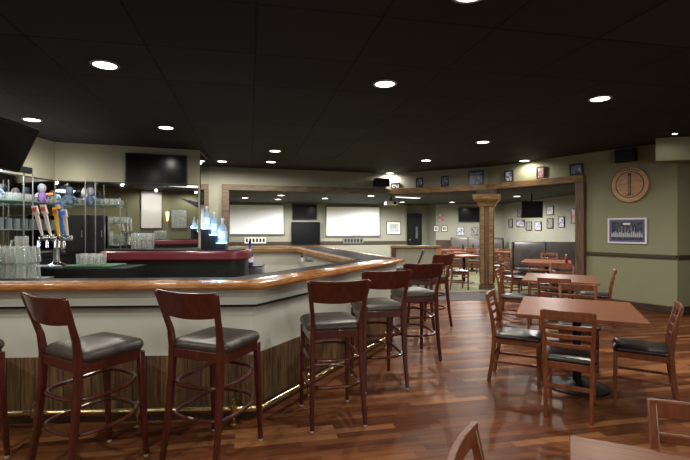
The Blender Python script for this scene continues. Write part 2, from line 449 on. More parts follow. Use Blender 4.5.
# the door at the end of the back room
c_, w_, h_ = Wall(B1 + nB * .88, B2 + nB * .88).spot(407, 422, 218, 262)
dr = struct(MB().box((0, 0, 0), (w_, .06, 2.1)).build('door_1', M_black, bevel=.01)); dr.location = (c_[0], c_[1] - .05, 1.06); dr.rotation_euler = (0, 0, WB.ang)
o = MB().box((.12 * w_, -.04, .25), (.16 * w_, .02, .5)).build('door_window', mat('door_pane', (.18, .18, .18), .2), dr)
o = MB().lathe([(.0, 0), (.03, .01), (.03, .05), (0, .06)], (-.4 * w_, -.03, -.05), 10, 'y').build('door_handle', M_chrome, dr)

# wooden column under the header
cp = P2 + Vector((-.02, -.02))
col = empty('column', (cp.x, cp.y, 0), R(-20), 'square timber column with a flared capital holding up the header beam', 'column')
MB().box((0, 0, .06), (.36, .36, .12)).build('base', M_post, col, bevel=.01)
MB().box((0, 0, 1.14), (.29, .29, 2.04)).build('shaft', M_post, col, bevel=.01)
for sx in (-1, 1):
    MB().box((sx * .10, -.155, 1.14), (.09, .03, 1.98)).build('face_board', M_beam, col, bevel=.005)
    MB().box((sx * .155, 0, 1.14), (.03, .2, 1.98)).build('side_board', M_post, col, bevel=.005)
MB().loft_z([(0, 0, 2.03, .40, .40), (0, 0, 2.09, .42, .42), (0, 0, 2.20, .62, .62), (0, 0, 2.31, .64, .64)]).build('capital', M_beam, col, smooth=False)
MB().box((0, 0, (2.311 + H0) / 2), (.46, .46, H0 - 2.313)).build('top_block', M_darkwood, col)

# ------------------------------------------------------------------ downlights
def lamp_spot(loc, energy, size=177, color=(1, .93, .82)):
    l = bpy.data.lights.new('downlight', 'SPOT'); l.energy = energy; l.spot_size = R(size); l.spot_blend = .55
    l.shadow_soft_size = .035; l.color = color
    o = bpy.data.objects.new('downlight', l); o.location = loc; COL.objects.link(o); return o
dl = empty('recessed_light', (0, 0, 0), 0, 'x', 'ceiling light', 'recessed downlights in the black ceiling')
MB().lathe([(.105, 0), (.125, -.003), (.125, -.012), (.10, -.015), (.098, 0)], (0, 0, 0), 24).build('trim_ring', M_ring, dl)
MB().lathe([(.0, -.002), (.099, -.002), (.096, -.012), (0, -.013)], (0, 0, 0), 24).build('lens', M_lens, dl)
LP = [(105, 64, 'large bright downlight over the left stools, nearest of the left ceiling'),
      (32, 119, 'downlight at the far left beside the tilted television'),
      (166, 127, 'downlight in front of the wall television over the bar back'),
      (385, 83, 'downlight nearest the middle of the ceiling'),
      (600, 98, 'downlight over the right hand dining tables'),
      (222, 161, 'downlight close to the end of the bar wall'),
      (275, 150.5, 'nearer downlight of the close pair above the two projection screens'),
      (271, 161.5, 'farther downlight of the close pair above the two projection screens'),
      (389, 174, 'downlight at the header by the black wall speaker'),
      (424, 161.7, 'downlight above the two small portrait pictures on the header'),
      (483, 141.5, 'downlight in front of the timber column'),
      (520, 162, 'downlight washing the header over the back tables'),
      (675, 133, 'tiny downlight at the far right next to the bulkhead'),
      (470, -8, 'dim downlight cut by the top edge of the view')]
first = True
for px, py, lab in LP:
    d = F * (H_CEIL - CZ) / (HY - py); x = at(px, d)
    lab = 'round recessed ' + lab
    if px in (389, 520, 424): d -= .25
    if first: dl.location = (x, d, H_CEIL - .001); dl['label'] = lab; first = False
    else: copy_tree(dl, (x, d, H_CEIL - .001), 0, lab)
    if px == 675:
        for ob in COL.objects:
            if ob.get('label') == lab: ob.scale = (.4, .4, 1)
    lamp_spot((x, d, H_CEIL - .04), LAMP_W * (.5 if py < 2 else 1.4 if px in (32, 600) else .03 if px == 675 else .3 if px in (520, 389) else 1.0))
for x, y in ((-2.2, .6), (4.6, 4.6), (-4.2, 1.6), (1.0, -1.05), (-.6, -1.0)):      # unseen spots without fixtures, some added to light right wall and mirrored wall
    lamp_spot((x, y, H_CEIL - .04), LAMP_W * (1.0 if y > 0 else .5))
bl = [(245, 197.5), (281, 195), (278, 199), (325, 198), (371, 195.5), (402, 203), (517, 196), (452, 203)]
LBK = ['above the left projection screen', 'by the right end of the left projection screen', 'second in the row by the left projection screen', 'between the screens over the small television',
       'above the right projection screen', 'in front of the dark door', 'in front of the tilted television', 'over the picture group by the door']
for (px, py), s in zip(bl, LBK):
    d = F * (BZ - CZ) / (HY - py); d = min(d, 16.4)
    copy_tree(dl, (at(px, d), d, BZ - .001), 0, 'small recessed light of the back room ' + s)
for x, y in ((-3.5, 14.5), (-.5, 15.2), (2.6, 15.5), (5.0, 14.6), (3.8, 12.8), (4.9, 10.7), (.6, 13.6), (-1.8, 15.8), (1.2, 16.6), (4.4, 16.2)):  # spots placed apart from the fixtures, one added to brighten the booth
    lamp_spot((x, y, BZ - .06), BACK_W, 178, (1, .97, .93))

# ------------------------------------------------------------------ the bar
BA, BB_, BC, BD, BE = Vector((-3.5, 3.25)), Vector((-.625, 3.40)), Vector((.82, 6.14)), Vector((-.56, 10.55)), Vector((-2.9, 10.15))
bar_pts = [BA, BB_, BC, BD, BE]
bar = empty('bar_counter', (BB_.x, BB_.y, 0), 0, 'long angled bar counter with oak rail, white panels and barn wood wainscot', 'bar counter')
def barpart(name, prof, m, a=0, b=None, bevel=0.0):
    mb = sweep(bar_pts, prof, a, b); mb.v = [(x - BB_.x, y - BB_.y, z) for x, y, z in mb.v]
    return mb.build(name, m, bar, bevel=bevel)
barpart('oak_rail', [(.03, 1.030), (.006, 1.035), (0, 1.05), (.006, 1.068), (.03, 1.080), (.09, 1.078), (.13, 1.070), (.26, 1.070), (.30, 1.076), (.30, 1.03)], M_barrail, 0, 3)
barpart('oak_rail', [(.03, 1.030), (.006, 1.035), (0, 1.05), (.006, 1.068), (.03, 1.080), (.07, 1.078), (.09, 1.070), (.09, 1.03)], M_barrail, 2)
barpart('counter_top', [(.30, 1.03), (.30, 1.068), (.56, 1.068), (.56, 1.03)], M_bartop, 0, 3)
barpart('counter_top', [(.09, 1.03), (.09, 1.068), (.62, 1.068), (.62, 1.03)], M_bartop, 2)
barpart('inner_rail', [(.62, .99), (.62, 1.075), (.68, 1.078), (.71, 1.06), (.71, .99)], M_beam, 2)
barpart('fascia', [(.11, .905), (.11, 1.030), (.30, 1.030), (.30, .905)], M_barwhite)
barpart('dark_trim_strip', [(.10, .888), (.10, .905), (.28, .905), (.28, .888)], M_black)  # thin dark trim line between fascia and panel
barpart('panel', [(.17, .50), (.17, .888), (.30, .888), (.30, .50)], M_barwhite)
barpart('wainscot', [(.16, .10), (.16, .50), (.30, .50), (.30, .10)], M_wains)
barpart('skirting', [(.145, 0), (.145, .10), (.30, .10), (.30, 0)], M_darkwood)
barpart('inner_wall', [(.48, 0), (.48, 1.03), (.56, 1.03), (.56, 0)], M_barwhite)
fl = offset(bar_pts, .03)
fr = MB().tube([(p.x - BB_.x, p.y - BB_.y, .125) for p in fl[:3]], .024, 10).build('foot_rail', M_brass, bar)
for a, b, ts in ((fl[0], fl[1], (.42, .68, .93)), (fl[1], fl[2], (.22, .5, .8))):
    for t in ts:
        p = a.lerp(b, t) - BB_
        MB().lathe([(.035, .0), (.035, .012), (.012, .02), (.012, .095), (.03, .10), (.03, .15), (.012, .16), (.012, .185), (.02, .195), (0, .21)], (p.x, p.y, 0), 10).build('rail_bracket', M_brass, fr)

# things on the bar top
sp = empty('salt_shaker', (at(302, 5.75), 5.75, 1.069), 0, 'small clear salt shaker with a dark lid on the bar top', 'shaker')
MB().lathe([(.018, 0), (.02, .01), (.016, .055), (0, .055)], n=10).build('body', M_salt, sp); MB().lathe([(.017, .055), (.016, .075), (0, .08)], n=10).build('lid', M_bezel, sp)
nd = empty('napkin_holder', (at(309, 5.82), 5.82, 1.069), .4, 'low napkin holder beside the salt shaker on the bar top', 'napkin holder')
MB().box((0, 0, .006), (.11, .08, .01)).build('base', M_bezel, nd); MB().box((0, 0, .03), (.07, .05, .035)).build('napkins', M_frame_grey, nd)

# ------------------------------------------------------------------ bar stools
def make_stool():
    root = empty('bar_stool', (0, 0, 0), 0, 'x', 'bar stool', 'mahogany bar stools along the bar')
    for s in (-1, 1):
        mb = MB().loft_z([(s * .205, -.275, .012, .030, .034), (s * .198, -.235, .25, .034, .038), (s * .190, -.205, .55, .038, .042), (s * .188, -.20, .74, .038, .044), (s * .192, -.215, .85, .033, .038), (s * .206, -.248, .95, .032, .032), (s * .232, -.296, 1.105, .028, .026)])
        lg = mb.build('rear_leg', M_maho, root, bevel=.006)
        MB().lathe([(.014, 0), (.016, .006), (.014, .014), (0, .014)], (s * .205, -.275, 0), 8).build('glide', M_rubber, lg)
        mb = MB().loft_z([(s * .20, .235, .012, .028, .030), (s * .195, .215, .35, .034, .036), (s * .190, .20, .70, .042, .042)])
        lg = mb.build('front_leg', M_maho, root, bevel=.006)
        MB().lathe([(.014, 0), (.016, .006), (.014, .014), (0, .014)], (s * .20, .235, 0), 8).build('glide', M_rubber, lg)
    ap = MB()
    for s in (-1, 1): ap.box((s * .19, 0, .685), (.026, .38, .07))
    ap.box((0, .20, .685), (.36, .026, .07)); ap.box((0, -.20, .695), (.36, .026, .06))
    ap.build('apron', M_maho, root, bevel=.004)
    MB().pad((0, .015, .715), .445, .44, .06, .07, .026).build('seat', M_stoolvinyl, root)
    rings = []
    for k in range(9):
        t = -1 + k / 4; c_ = -.026 * (1 - t * t); th = .022
        row = []
        for z, xh, y in ((.935 + .015 * t * t, .200, -.246), (1.02, .212, -.270), (1.105 + .010 * t * t, .228, -.296)): row.append((t * xh, y + c_, z))
        rings.append([(x, y - th / 2, z) for x, y, z in row] + [(x, y + th / 2, z) for x, y, z in reversed(row)])
    MB().quadring(rings).build('backrest', M_maho, root, bevel=.004)
    for z in (.30, .50):
        ww = .200 + (.5 - z) * .03
        pts = []
        for k in range(24):
            a = 2 * math.pi * k / 24; cx, cy = math.cos(a), math.sin(a)
            e = .62
            pts.append((math.copysign(abs(cx) ** e, cx) * (ww + .005), math.copysign(abs(cy) ** e, cy) * (ww + .025) - .005, z + (.03 if cy > 0 else 0) * cy))
        MB().tube(pts, .013, 8, closed=True).build('hoop_stretcher', M_maho, root)
    return root
def fwd(c, yaw, k): return (c[0] - math.sin(yaw) * k, c[1] + math.cos(yaw) * k)
ST = [((-2.50, 2.84), -30, 'mahogany bar stool cut off by the left edge of the view'),
      ((-1.60, 2.86), -30, 'mahogany bar stool with dark seat, nearest complete stool on the left stretch'),
      ((-.87, 3.04), -22, 'mahogany bar stool just left of the corner of the bar'),
      ((-.115, 3.62), 15, 'mahogany bar stool right of the bar corner, first on the angled stretch'),
      ((.315, 4.40), 14, 'second mahogany bar stool on the angled stretch, standing between two others'),
      ((.80, 5.24), 14, 'third mahogany bar stool on the angled stretch, by the tip of the bar'),
      ((1.27, 6.85), 40, 'mahogany bar stool just beyond the tip of the bar, half hidden behind a nearer stool'),
      ((1.12, 8.2), 80, 'farthest mahogany bar stool, turned sideways in front of the half wall')]
stool = make_stool()
for i, (p, a, lab) in enumerate(ST):
    o = stool if i == 0 else copy_tree(stool)
    o.location = (p[0], p[1], 0); o.rotation_euler = (0, 0, R(a)); o['label'] = lab

# ------------------------------------------------------------------ dining chairs and tables
def make_chair():
    root = empty('dining_chair', (0, 0, 0), 0, 'x', 'chair', 'cherry wood ladder-back dining chairs')
    for s in (-1, 1):
        MB().loft_z([(s * .160, -.25, 0, .028, .032), (s * .163, -.215, .22, .032, .038), (s * .168, -.195, .44, .034, .042), (s * .175, -.215, .62, .032, .036), (s * .184, -.265, .85, .030, .028)]).build('rear_leg', M_cherry, root, bevel=.005)
        MB().loft_z([(s * .170, .205, 0, .028, .028), (s * .170, .20, .42, .036, .036)]).build('front_leg', M_cherry, root, bevel=.005)
        MB().box((s * .166, 0, .20), (.018, .40, .024)).build('side_stretcher', M_cherry, root, bevel=.003)
    MB().box((0, -.222, .245), (.33, .018, .035)).build('rear_stretcher', M_cherry, root, bevel=.003)
    MB().box((0, .203, .30), (.33, .018, .026)).build('front_stretcher', M_cherry, root, bevel=.003)
    ap = MB()
    for s in (-1, 1): ap.box((s * .170, 0, .405), (.022, .38, .055))
    ap.box((0, .20, .405), (.34, .022, .055)); ap.box((0, -.197, .405), (.34, .022, .055))
    ap.build('seat_frame', M_cherry, root, bevel=.003)
    MB().pad((0, .01, .432), .41, .43, .04, .06, .014).build('seat', M_vinyl, root)
    def slat(z0, z1, name, th=.02, ex=0.0):
        secs = []
        for k in range(9):
            t = -1 + k / 4
            zz = (z0 + z1) / 2
            y = -.215 - (zz - .62) / .24 * .05 - .022 * (1 - t * t)
            x = t * (.176 + (zz - .62) / .24 * .012 + ex)
            secs.append((x, y, z0, z1, th))
        MB().loft_x(secs).build(name, M_cherry, root, bevel=.004)
    slat(.79, .855, 'top_rail', .024, .008)
    for z in (.555, .63, .705): slat(z, z + .034, 'slat')
    return root
chair = make_chair()
def rot_off(c, a, x, y): return (c[0] + math.cos(a) * x - math.sin(a) * y, c[1] + math.sin(a) * x + math.cos(a) * y)
CH = [((1.865, 3.73), -30, 'cherry dining chair with slatted back towards us, near end of the front table'),
      ((1.71, 4.45), -118, 'cherry dining chair on the left side of the front dining table'),
      ((2.62, 3.97), 59, 'cherry dining chair on the right side of the front table, seen side on'),
      ((2.55, 4.92), 154, 'cherry dining chair at the far end of the front dining table'),
      ((1.20, 1.385), 152, 'dark-lit dining chair at bottom right, behind the corner of the nearest table'),
      ((.58, 1.215), -116, 'dining chair cropped by the bottom edge, only the curved top of its back in view'),
      ((2.80, 6.03), -25, 'cherry dining chair at the near end of the second dining table'),
      ((2.62, 6.92), -118, 'cherry dining chair on the left side of the second dining table, seat tucked under'),
      ((3.95, 7.1), 60, 'cherry dining chair on the right side of the second dining table, back seen edge on'),
      ((3.66, 7.62), 152, 'cherry dining chair at the far end of the second dining table'),
      ((3.70, 8.55), -22, 'cherry dining chair at the near end of the third dining table'),
      ((3.88, 10.5), -118, 'cherry dining chair on the left side of the third dining table'),
      ((5.02, 11.1), 152, 'cherry dining chair behind the third dining table, in front of the booth'),
      ((2.72, 10.9), -82, 'cherry dining chair just left of the timber column, seat facing right'),
      ((3.95, 9.9), -150, 'cherry dining chair immediately right of the timber column foot')]
CH[-1] = ((3.62, 9.55), -75, 'cherry dining chair immediately right of the timber column foot')
BCH = [(at(371 + 72, 13.2), 13.2, 20, 'cherry dining chair at the back room table by the half wall post'),
       (at(455, 14.9), 14.9, 160, 'cherry dining chair at the back room wall below the two small pictures'),
       (at(473, 14.3), 14.3, 175, 'cherry dining chair in the back room, front of the long booth table'),
       (at(436, 12.3), 12.3, 10, 'cherry dining chair half hidden behind the half wall post'),
       (at(506, 13.4), 13.4, 170, 'cherry dining chair in the back room seen right of the column'),
       (at(499, 12.2), 12.2, -35, 'cherry dining chair in the back room tight against the right of the column'),
       (at(522, 12.6), 12.6, 70, 'cherry dining chair turned sideways in front of the first booth panel')]
for i, (p, a, lab) in enumerate(CH + [((x, y), a, lab) for x, y, a, lab in BCH]):
    o = chair if i == 0 else copy_tree(chair)
    o.location = (p[0], p[1], .013 if p[1] > 11 else (.009 if p[1] > 9.3 else 0)); o.rotation_euler = (0, 0, R(a)); o['label'] = lab

def make_table(wx, wy):
    root = empty('dining_table', (0, 0, 0), 0, 'x', 'table', 'pedestal dining tables')
    MB().box((0, 0, .728), (wx, wy, .034)).build('table_top', M_table, root, bevel=.004)
    MB().box((0, 0, .704), (.5, .5, .012)).build('top_plate', M_black, root)
    MB().lathe([(.038, .02), (.038, .70)], n=16).build('pedestal', M_black, root)
    MB().lathe([(.0, 0), (.28, 0), (.28, .012), (.24, .022), (.08, .04), (.05, .06), (0, .06)], n=28).build('base', M_black, root)
    return root
TB = [((2.20, 4.27), 65, 'cherry wood dining table set in the right foreground with four chairs around it'),
      ((1.02, .915), 64, 'nearest dining table, only one dark corner showing at the bottom right'),
      ((3.27, 6.85), 64, 'second dining table, behind the front dining table'),
      ((4.55, 10.15), 64, 'third dining table, in front of the booth panels')]
t0 = make_table(1.14, 1.0)
for i, (p, a, lab) in enumerate(TB):
    o = t0 if i == 0 else copy_tree(t0)
    o.location = (p[0], p[1], 0 if i < 3 else .009); o.rotation_euler = (0, 0, R(a)); o['label'] = lab
t1 = make_table(.8, .8)
TB2 = [(at(464, 12.3), 12.3, 20, 'small pedestal table left of the timber column'),
       (at(449, 13.9), 13.9, 18, 'small pedestal table in the back room beside the half wall'),
       (at(510, 14.3), 14.3, 18, 'small pedestal table in the back room right of the column')]
for i, (x, y, a, lab) in enumerate(TB2):
    o = t1 if i == 0 else copy_tree(t1)
    o.location = (x, y, .013); o.rotation_euler = (0, 0, R(a)); o['label'] = lab
t2 = make_table(2.1, .75)
t2.location = (at(472, 15.6), 15.6, .013); t2.rotation_euler = (0, 0, R(0)); t2['label'] = 'long narrow table in front of the back wall booth'
for k, px in enumerate((463, 473)):
    o = MB().lathe([(.03, 0), (.035, .02), (.03, .14), (.012, .17), (.012, .21), (0, .21)], n=10).build('sauce_bottle', M_bezel)
    o.location = (at(px, 15.5), 15.5, .759); tag(o, 'small dark sauce bottle at the %s of the long back table' % ('left end' if k == 0 else 'middle'), 'bottle', 'bottles on the long back table')
kb = empty('ketchup_bottle', (at(569, 9.5), 9.62, .755), 0, 'red bottle with a white cap on the third dining table', 'bottle')
MB().lathe([(.03, 0), (.034, .02), (.03, .11), (.012, .15), (0, .15)], n=12).build('body', M_ketchup, kb)
MB().lathe([(.014, .15), (.014, .185), (0, .19)], n=12).build('cap', M_salt, kb)

# ------------------------------------------------------------------ half wall in front of the back room
hx0, hx1, hy = at(393, 10.75), at(438, 10.75), 10.75
hw = empty('half_wall', ((hx0 + hx1) / 2, hy, 0), R(3), 'low half wall partition with a wooden cap and end posts by the bar tip', 'partition')
L_ = hx1 - hx0
MB().box((0, 0, .51), (L_ - .1, .10, 1.02)).build('panel', M_sage, hw)
MB().box((0, 0, 1.05), (L_ + .12, .20, .06)).build('cap', M_beam, hw, bevel=.01)
MB().box((-L_ / 2, -.01, .51), (.11, .15, 1.02)).build('post', M_maho, hw, bevel=.006)
MB().box((L_ / 2, -.01, .51), (.13, .15, 1.02)).build('post', mat('light_post_wood', (.42, .20, .09), .4, noise=.3, stretch=(8, 8, 1)), hw, bevel=.006)

# ------------------------------------------------------------------ booths
def booth(name, x, y, rz, wdt, n, label):
    root = empty(name, (x, y, .013), rz, label, 'booth', 'dark vinyl booths of the back room')
    MB().box((0, -.28, .18), (wdt, .52, .36)).build('plinth', M_darkwood, root, bevel=.01)
    MB().box((0, .06, .56), (wdt + .06, .10, 1.12)).build('back_board', M_darkwood, root, bevel=.01)
    for k in range(n):
        cw = wdt / n; cx = -wdt / 2 + cw * (k + .5)
        MB().box((cx, -.30, .41), (cw - .02, .50, .11)).build('seat_cushion', M_vinyl2, root, bevel=.03)
        MB().quadring([[(cx - (cw - .02) / 2, yy, zz) for yy, zz in prof] if e == 0 else [(cx + (cw - .02) / 2, yy, zz) for yy, zz in prof]
                       for e, prof in ((0, [(.0, .47), (-.12, .47), (-.10, .8), (-.06, 1.06), (-.03, 1.12), (.0, 1.12)]), (1, [(.0, .47), (-.12, .47), (-.10, .8), (-.06, 1.06), (-.03, 1.12), (.0, 1.12)]))]).build('back_cushion', M_vinyl2, root, bevel=.02)
    return root
booth('booth', at(546, 11.9), 11.95, R(-8), 1.62, 2, 'dark vinyl two panel booth right of the column under the tilted television')
bcx, bcy = (B2.x + B3.x) / 2 + .55, (B2.y + B3.y) / 2 - .2
booth('booth', at(477, 17.2), 17.25, WC.ang, 1.9, 3, 'long dark vinyl booth along the back wall behind the column')

# ------------------------------------------------------------------ flat things on walls
def tv(wall, rect, label, tilt=0.0, out=.06, name='television', loc=None, ang=None, size=None):
    if wall:
        c, w_, h_ = wall.spot(*rect); a = wall.ang
        c = (c[0] + wall.n.x * out, c[1] + wall.n.y * out, c[2])
    else: c, a, (w_, h_) = loc, ang, size
    root = empty(name, c, a, label, 'television')
    root.rotation_euler = (tilt, 0, a)
    MB().box((0, .0, 0), (w_, .05, h_)).build('casing', M_bezel, root, bevel=.006)
    MB().box((0, -.027, .006), (w_ - .05, .006, h_ - .06)).build('screen', M_screen, root)
    br = MB().box((0, max(out, .06) * .5, 0), (w_ * .25, max(out - .03, .03), h_ * .3)) if not tilt else MB().box((0, .05, .0), (w_ * .2, .06, h_ * .2))
    br.build('wall_bracket', M_black, root)
    return root
def tv_pole(root, tilt, ztop):
    up = Matrix.Rotation(-R(tilt), 3, 'X') @ Vector((0, 0, 1)); a = Vector((0, .07, 0)); L = (ztop - root.location.z) - .03
    MB().tube([a, a + up * L], .022, 10).build('ceiling_pole', M_black, root)
def picture(wall, rect, label, frame, artm, border=None, out=.016, cat='picture', name='framed_picture', group=None, fw=.022, lean=0):
    c, w_, h_ = wall.spot(*rect)
    root = empty(name, (c[0] + wall.n.x * out, c[1] + wall.n.y * out, c[2]), wall.ang, label, cat, group)
    fw = min(fw, w_ * .16)
    f = MB()
    for sx in (-1, 1): f.box((sx * (w_ - fw) / 2, 0, 0), (fw, .024, h_))
    for sz in (-1, 1): f.box((0, 0, sz * (h_ - fw) / 2), (w_ - 2 * fw, .024, fw))
    f.build('frame', frame, root)
    iw, ih = w_ - 2 * fw, h_ - 2 * fw
    MB().box((0, .002, 0), (iw, .014, ih)).build('mount' if border else 'print', border or artm, root)
    if border: MB().box((0, -.006, 0), (iw * .68, .006, ih * .66)).build('print', artm, root)
    return root
A1 = art('ink_blue_grey', [(.03, .04, .09), (.16, .20, .32), (.50, .53, .60), (.05, .06, .10)], 7, 1)
A2 = art('ink_white_figure', [(.04, .05, .09), (.5, .52, .56), (.12, .16, .32), (.6, .6, .6)], 8, 2)
A3 = art('ink_red_white', [(.35, .36, .36), (.30, .13, .14), (.55, .52, .5), (.12, .12, .14)], 9, 3)
A4 = art('ink_grey_photo', [(.05, .05, .05), (.25, .25, .24), (.12, .12, .12), (.45, .45, .42)], 9, 4)
A5 = art('ink_certificate', [(.5, .52, .45), (.35, .40, .42), (.62, .62, .55), (.25, .28, .3)], 10, 5)
A6 = art('ink_skyline', [(.015, .02, .04), (.05, .06, .09), (.02, .02, .04), (.16, .18, .22)], 8, 6)
# projection screens
def proj(rect, label):
    c, w_, h_ = WB.spot(*rect)
    root = empty('projection_screen', (c[0] + WB.n.x * .06, c[1] + WB.n.y * .06, c[2]), WB.ang, label, 'projection screen', 'projection screens of the back room')
    MB().box((0, 0, 0), (w_ - .08, .012, h_ - .08)).build('fabric', M_white, root)
    f = MB()
    for sx in (-1, 1): f.box((sx * (w_ - .05) / 2, 0, 0), (.05, .03, h_))
    for sz in (-1, 1): f.box((0, 0, sz * (h_ - .05) / 2), (w_, .03, .05))
    f.build('border', M_frame_grey, root)
    return root
proj((228.5, 284.5, 204, 235), 'white projection screen on the left, seen through the left of the opening')
proj((325, 380, 206, 236.5), 'white projection screen on the right, beside the two stacked televisions')
tv(WB, (292, 316.5, 204.5, 219.5), 'small flat television mounted above the boxy television between the screens')
tv(WB, (291, 319.5, 222, 245), 'larger boxy television with a grey screen below the small one between the screens', out=.16)
tv(WC, (458.5, 480.5, 208, 222), 'flat television on the back wall just left of the column')
tvr = tv(None, None, 'television tilted down from the back room side wall, right of the column', tilt=R(14), loc=(at(532, 12.3), 12.3, zat(209.5, 12.3)), ang=R(-17), size=(.55, .46))
tv_pole(tvr, 14, BZ)
def plaque(rect, frame, label):
    c, w_, h_ = WB.spot(*rect)
    root = empty('wall_plaque', (c[0] + WB.n.x * .045, c[1] + WB.n.y * .045, c[2]), WB.ang, label, 'plaque', 'six letter plaques under the screens')
    MB().box((0, 0, 0), (w_, .03, h_)).build('board', frame, root)
    for k in range(6): MB().box((-w_ / 2 + w_ * (k + .7) / 6.4, -.018, 0), (w_ / 11, .01, h_ * .62)).build('dark_tile', M_frame_black, root)
plaque((244.5, 266, 237.3, 243.3), M_paper, 'white strip plaque with six dark marks under the left projection screen')
plaque((343, 363, 237.8, 243.3), M_frame_grey, 'grey edged strip plaque with six marks under the right projection screen')
picture(WB, (386.5, 400.5, 221.5, 234.5), 'wide certificate in a dark frame left of the black door', M_frame_black, A5, M_paper)
picture(WC, (438, 445, 214, 221.5), 'red and white team emblem print without a frame, high beside the door', M_sage, A3, None, name='wall_print')
picture(WC, (433.5, 439, 225.5, 231.5), 'small white matted photograph, left of the pair beside the door', M_frame_black, A4, M_paper)
picture(WC, (441.5, 447.5, 225.5, 231.5), 'small white matted photograph, right of the pair beside the door', M_frame_black, A4, M_paper)
picture(WC, (456.5, 464.5, 227, 235.5), 'grey framed pale blue photograph below the left of the back wall television', M_frame_grey, A2)
picture(WC, (471, 479, 227, 235.5), 'grey framed photograph below the right of the back wall television, next to the column', M_frame_grey, A4)
for r, lab, fm, am in [((509, 513, 219, 227.5), 'narrow dark framed photograph, leftmost on the back room side wall', M_frame_black, A4),
                   ((517, 525, 220, 227), 'wide framed photograph under the left of the tilted television', M_frame_brown, A2),
                   ((518, 523, 208, 217), 'framed photograph half hidden at the left of the tilted television', M_frame_brown, A4),
                   ((526.5, 532, 221.5, 230.5), 'small framed photograph below the tilted television, left of two', M_frame_brown, A4),
                   ((535.5, 542, 221.5, 230.5), 'small framed photograph below the tilted television, right of two', M_frame_brown, A2),
                   ((547, 554, 206, 215), 'upper framed photograph right of the tilted television', M_frame_brown, A5),
                   ((547.5, 553.5, 218, 228.5), 'lower framed photograph right of the tilted television', M_frame_brown, A4),
                   ((559, 565, 216.5, 227.5), 'framed photograph second from the right jamb of the opening', M_frame_brown, A2),
                   ((572, 579, 208.5, 223.5), 'tall black framed picture beside the right jamb of the opening', M_frame_black, A3)]:
    picture(WD, r, lab, fm, am, group='pictures on the back room side wall')
HDR = [(WH[1], (391.5, 400.5, 182.3, 188), 'small wide picture standing on the header beside the black speaker', A2),
       (WH[1], (416.5, 423.5, 177.6, 187.2), 'small upright picture on the header, second from the black speaker', A1),
       (WH[1], (441.5, 449, 176.3, 186.5), 'small upright picture on the header, third from the black speaker', A1),
       (WH[1], (469, 484, 171.3, 185.2), 'largest dark framed picture on the header, over the column', A1),
       (WH[2], (505.5, 514, 170.5, 182), 'upright picture on the header, just right of the largest one', A2),
       (WH[2], (537.5, 545.5, 165.3, 177.7), 'upright picture with a red figure on the header over the back tables', A3),
       (WH[2], (570.5, 584, 162.5, 174.3), 'wide blue picture on the header at the right jamb', A1)]
for wl, r, lab, am in HDR:
    c, w_, h_ = wl.spot(*r)
    dz = (H1 + .002 + h_ / 2) - c[2]                     # they stand on the beam
    o = picture(wl, r, lab, M_frame_black, am, out=.03, group='pictures standing on the header beam', fw=.03)
    o.location.z = H1 + .002 + h_ / 2
# big team print and round sign on the right wall
WR = WH[2]
c, w_, h_ = WR.spot(608.5, 647.5, 218, 243.5)
pr = empty('framed_print', (c[0] + WR.n.x * .02, c[1] + WR.n.y * .02, c[2]), WR.ang, 'large framed team photograph with purple mount on the green wall under the round sign', 'picture')
f = MB()
for sx in (-1, 1): f.box((sx * (w_ - .03) / 2, 0, 0), (.03, .03, h_))
for sz in (-1, 1): f.box((0, 0, sz * (h_ - .03) / 2), (w_ - .06, .03, .03))
f.build('frame', M_frame_white, pr)
MB().box((0, .002, 0), (w_ - .06, .016, h_ - .06)).build('mount', M_purple, pr)
ph = MB().box((0, -.008, 0), (w_ - .15, .006, h_ - .14)).build('photograph', A6, pr)
MB().box((0, -.013, h_ * .31 - .02), (w_ * .18, .004, .035)).build('title_strip', M_paper, ph)
tm = MB()
for k in range(16):
    x = -w_ * .38 + w_ * .76 * k / 15; hh = h_ * (.11 + .03 * ((k * 7) % 3))
    tm.box((x, -.013, -h_ * .25 + hh / 2), (w_ * .038, .004, hh)); tm.lathe([(0, 0), (.012, 0), (.012, .004), (0, .004)], (x, -.012, -h_ * .25 + hh + .015), 8, 'y')
tm.build('team_row', mat('team_ink', (.42, .43, .48), .5), ph)
tp = MB()
for k in range(6): tp.box((-w_ * .2 + w_ * .08 * k, -.013, h_ * .02), (.008, .004, h_ * (.12 + .1 * ((k * 5) % 3))))
tp.build('skyline', mat('skyline_ink', (.3, .33, .38), .5), ph)
c, w_, h_ = WR.spot(612, 650.5, 167, 202.5)
rad = (w_ + h_) / 4 * 1.0
sg = empty('round_sign', (c[0] + WR.n.x * .002, c[1] + WR.n.y * .002, c[2]), WR.ang, 'large round wooden sign with a dark ring and an upright emblem on the green wall', 'sign')
sg.scale = (w_ / (2 * rad), 1, h_ / (2 * rad))
MB().lathe([(0, 0), (rad, 0), (rad, .03), (rad * .97, .04), (0, .04)], n=48, ax='y').build('disc', M_signwood, sg)
MB().lathe([(rad * .97, .036), (rad * 1.0, .036), (rad * 1.0, .046), (rad * .97, .046), (rad * .97, .036)], n=48, ax='y').build('rim', M_frame_brown, sg)
MB().lathe([(rad * .70, .036), (rad * .745, .036), (rad * .745, .044), (rad * .70, .044), (rad * .70, .036)], n=48, ax='y').build('ring', M_signdark, sg)
MB().lathe([(0, .036), (rad * .69, .036), (rad * .69, .042), (0, .042)], n=48, ax='y').build('centre', mat('sign_centre_wood', (.56, .31, .175), .5, col2=(.40, .20, .105), nscale=8, stretch=(1, 1, 3)), sg)
em = MB()
em.box((0, -.045, 0), (rad * .15, .01, rad * 1.15)); em.lathe([(0, 0), (rad * .1, 0), (rad * .1, .008), (0, .008)], (0, -.042, rad * .56), 16, 'y'); em.box((0, -.045, -rad * .58), (rad * .42, .01, rad * .05))
em.build('emblem', M_signink, sg)
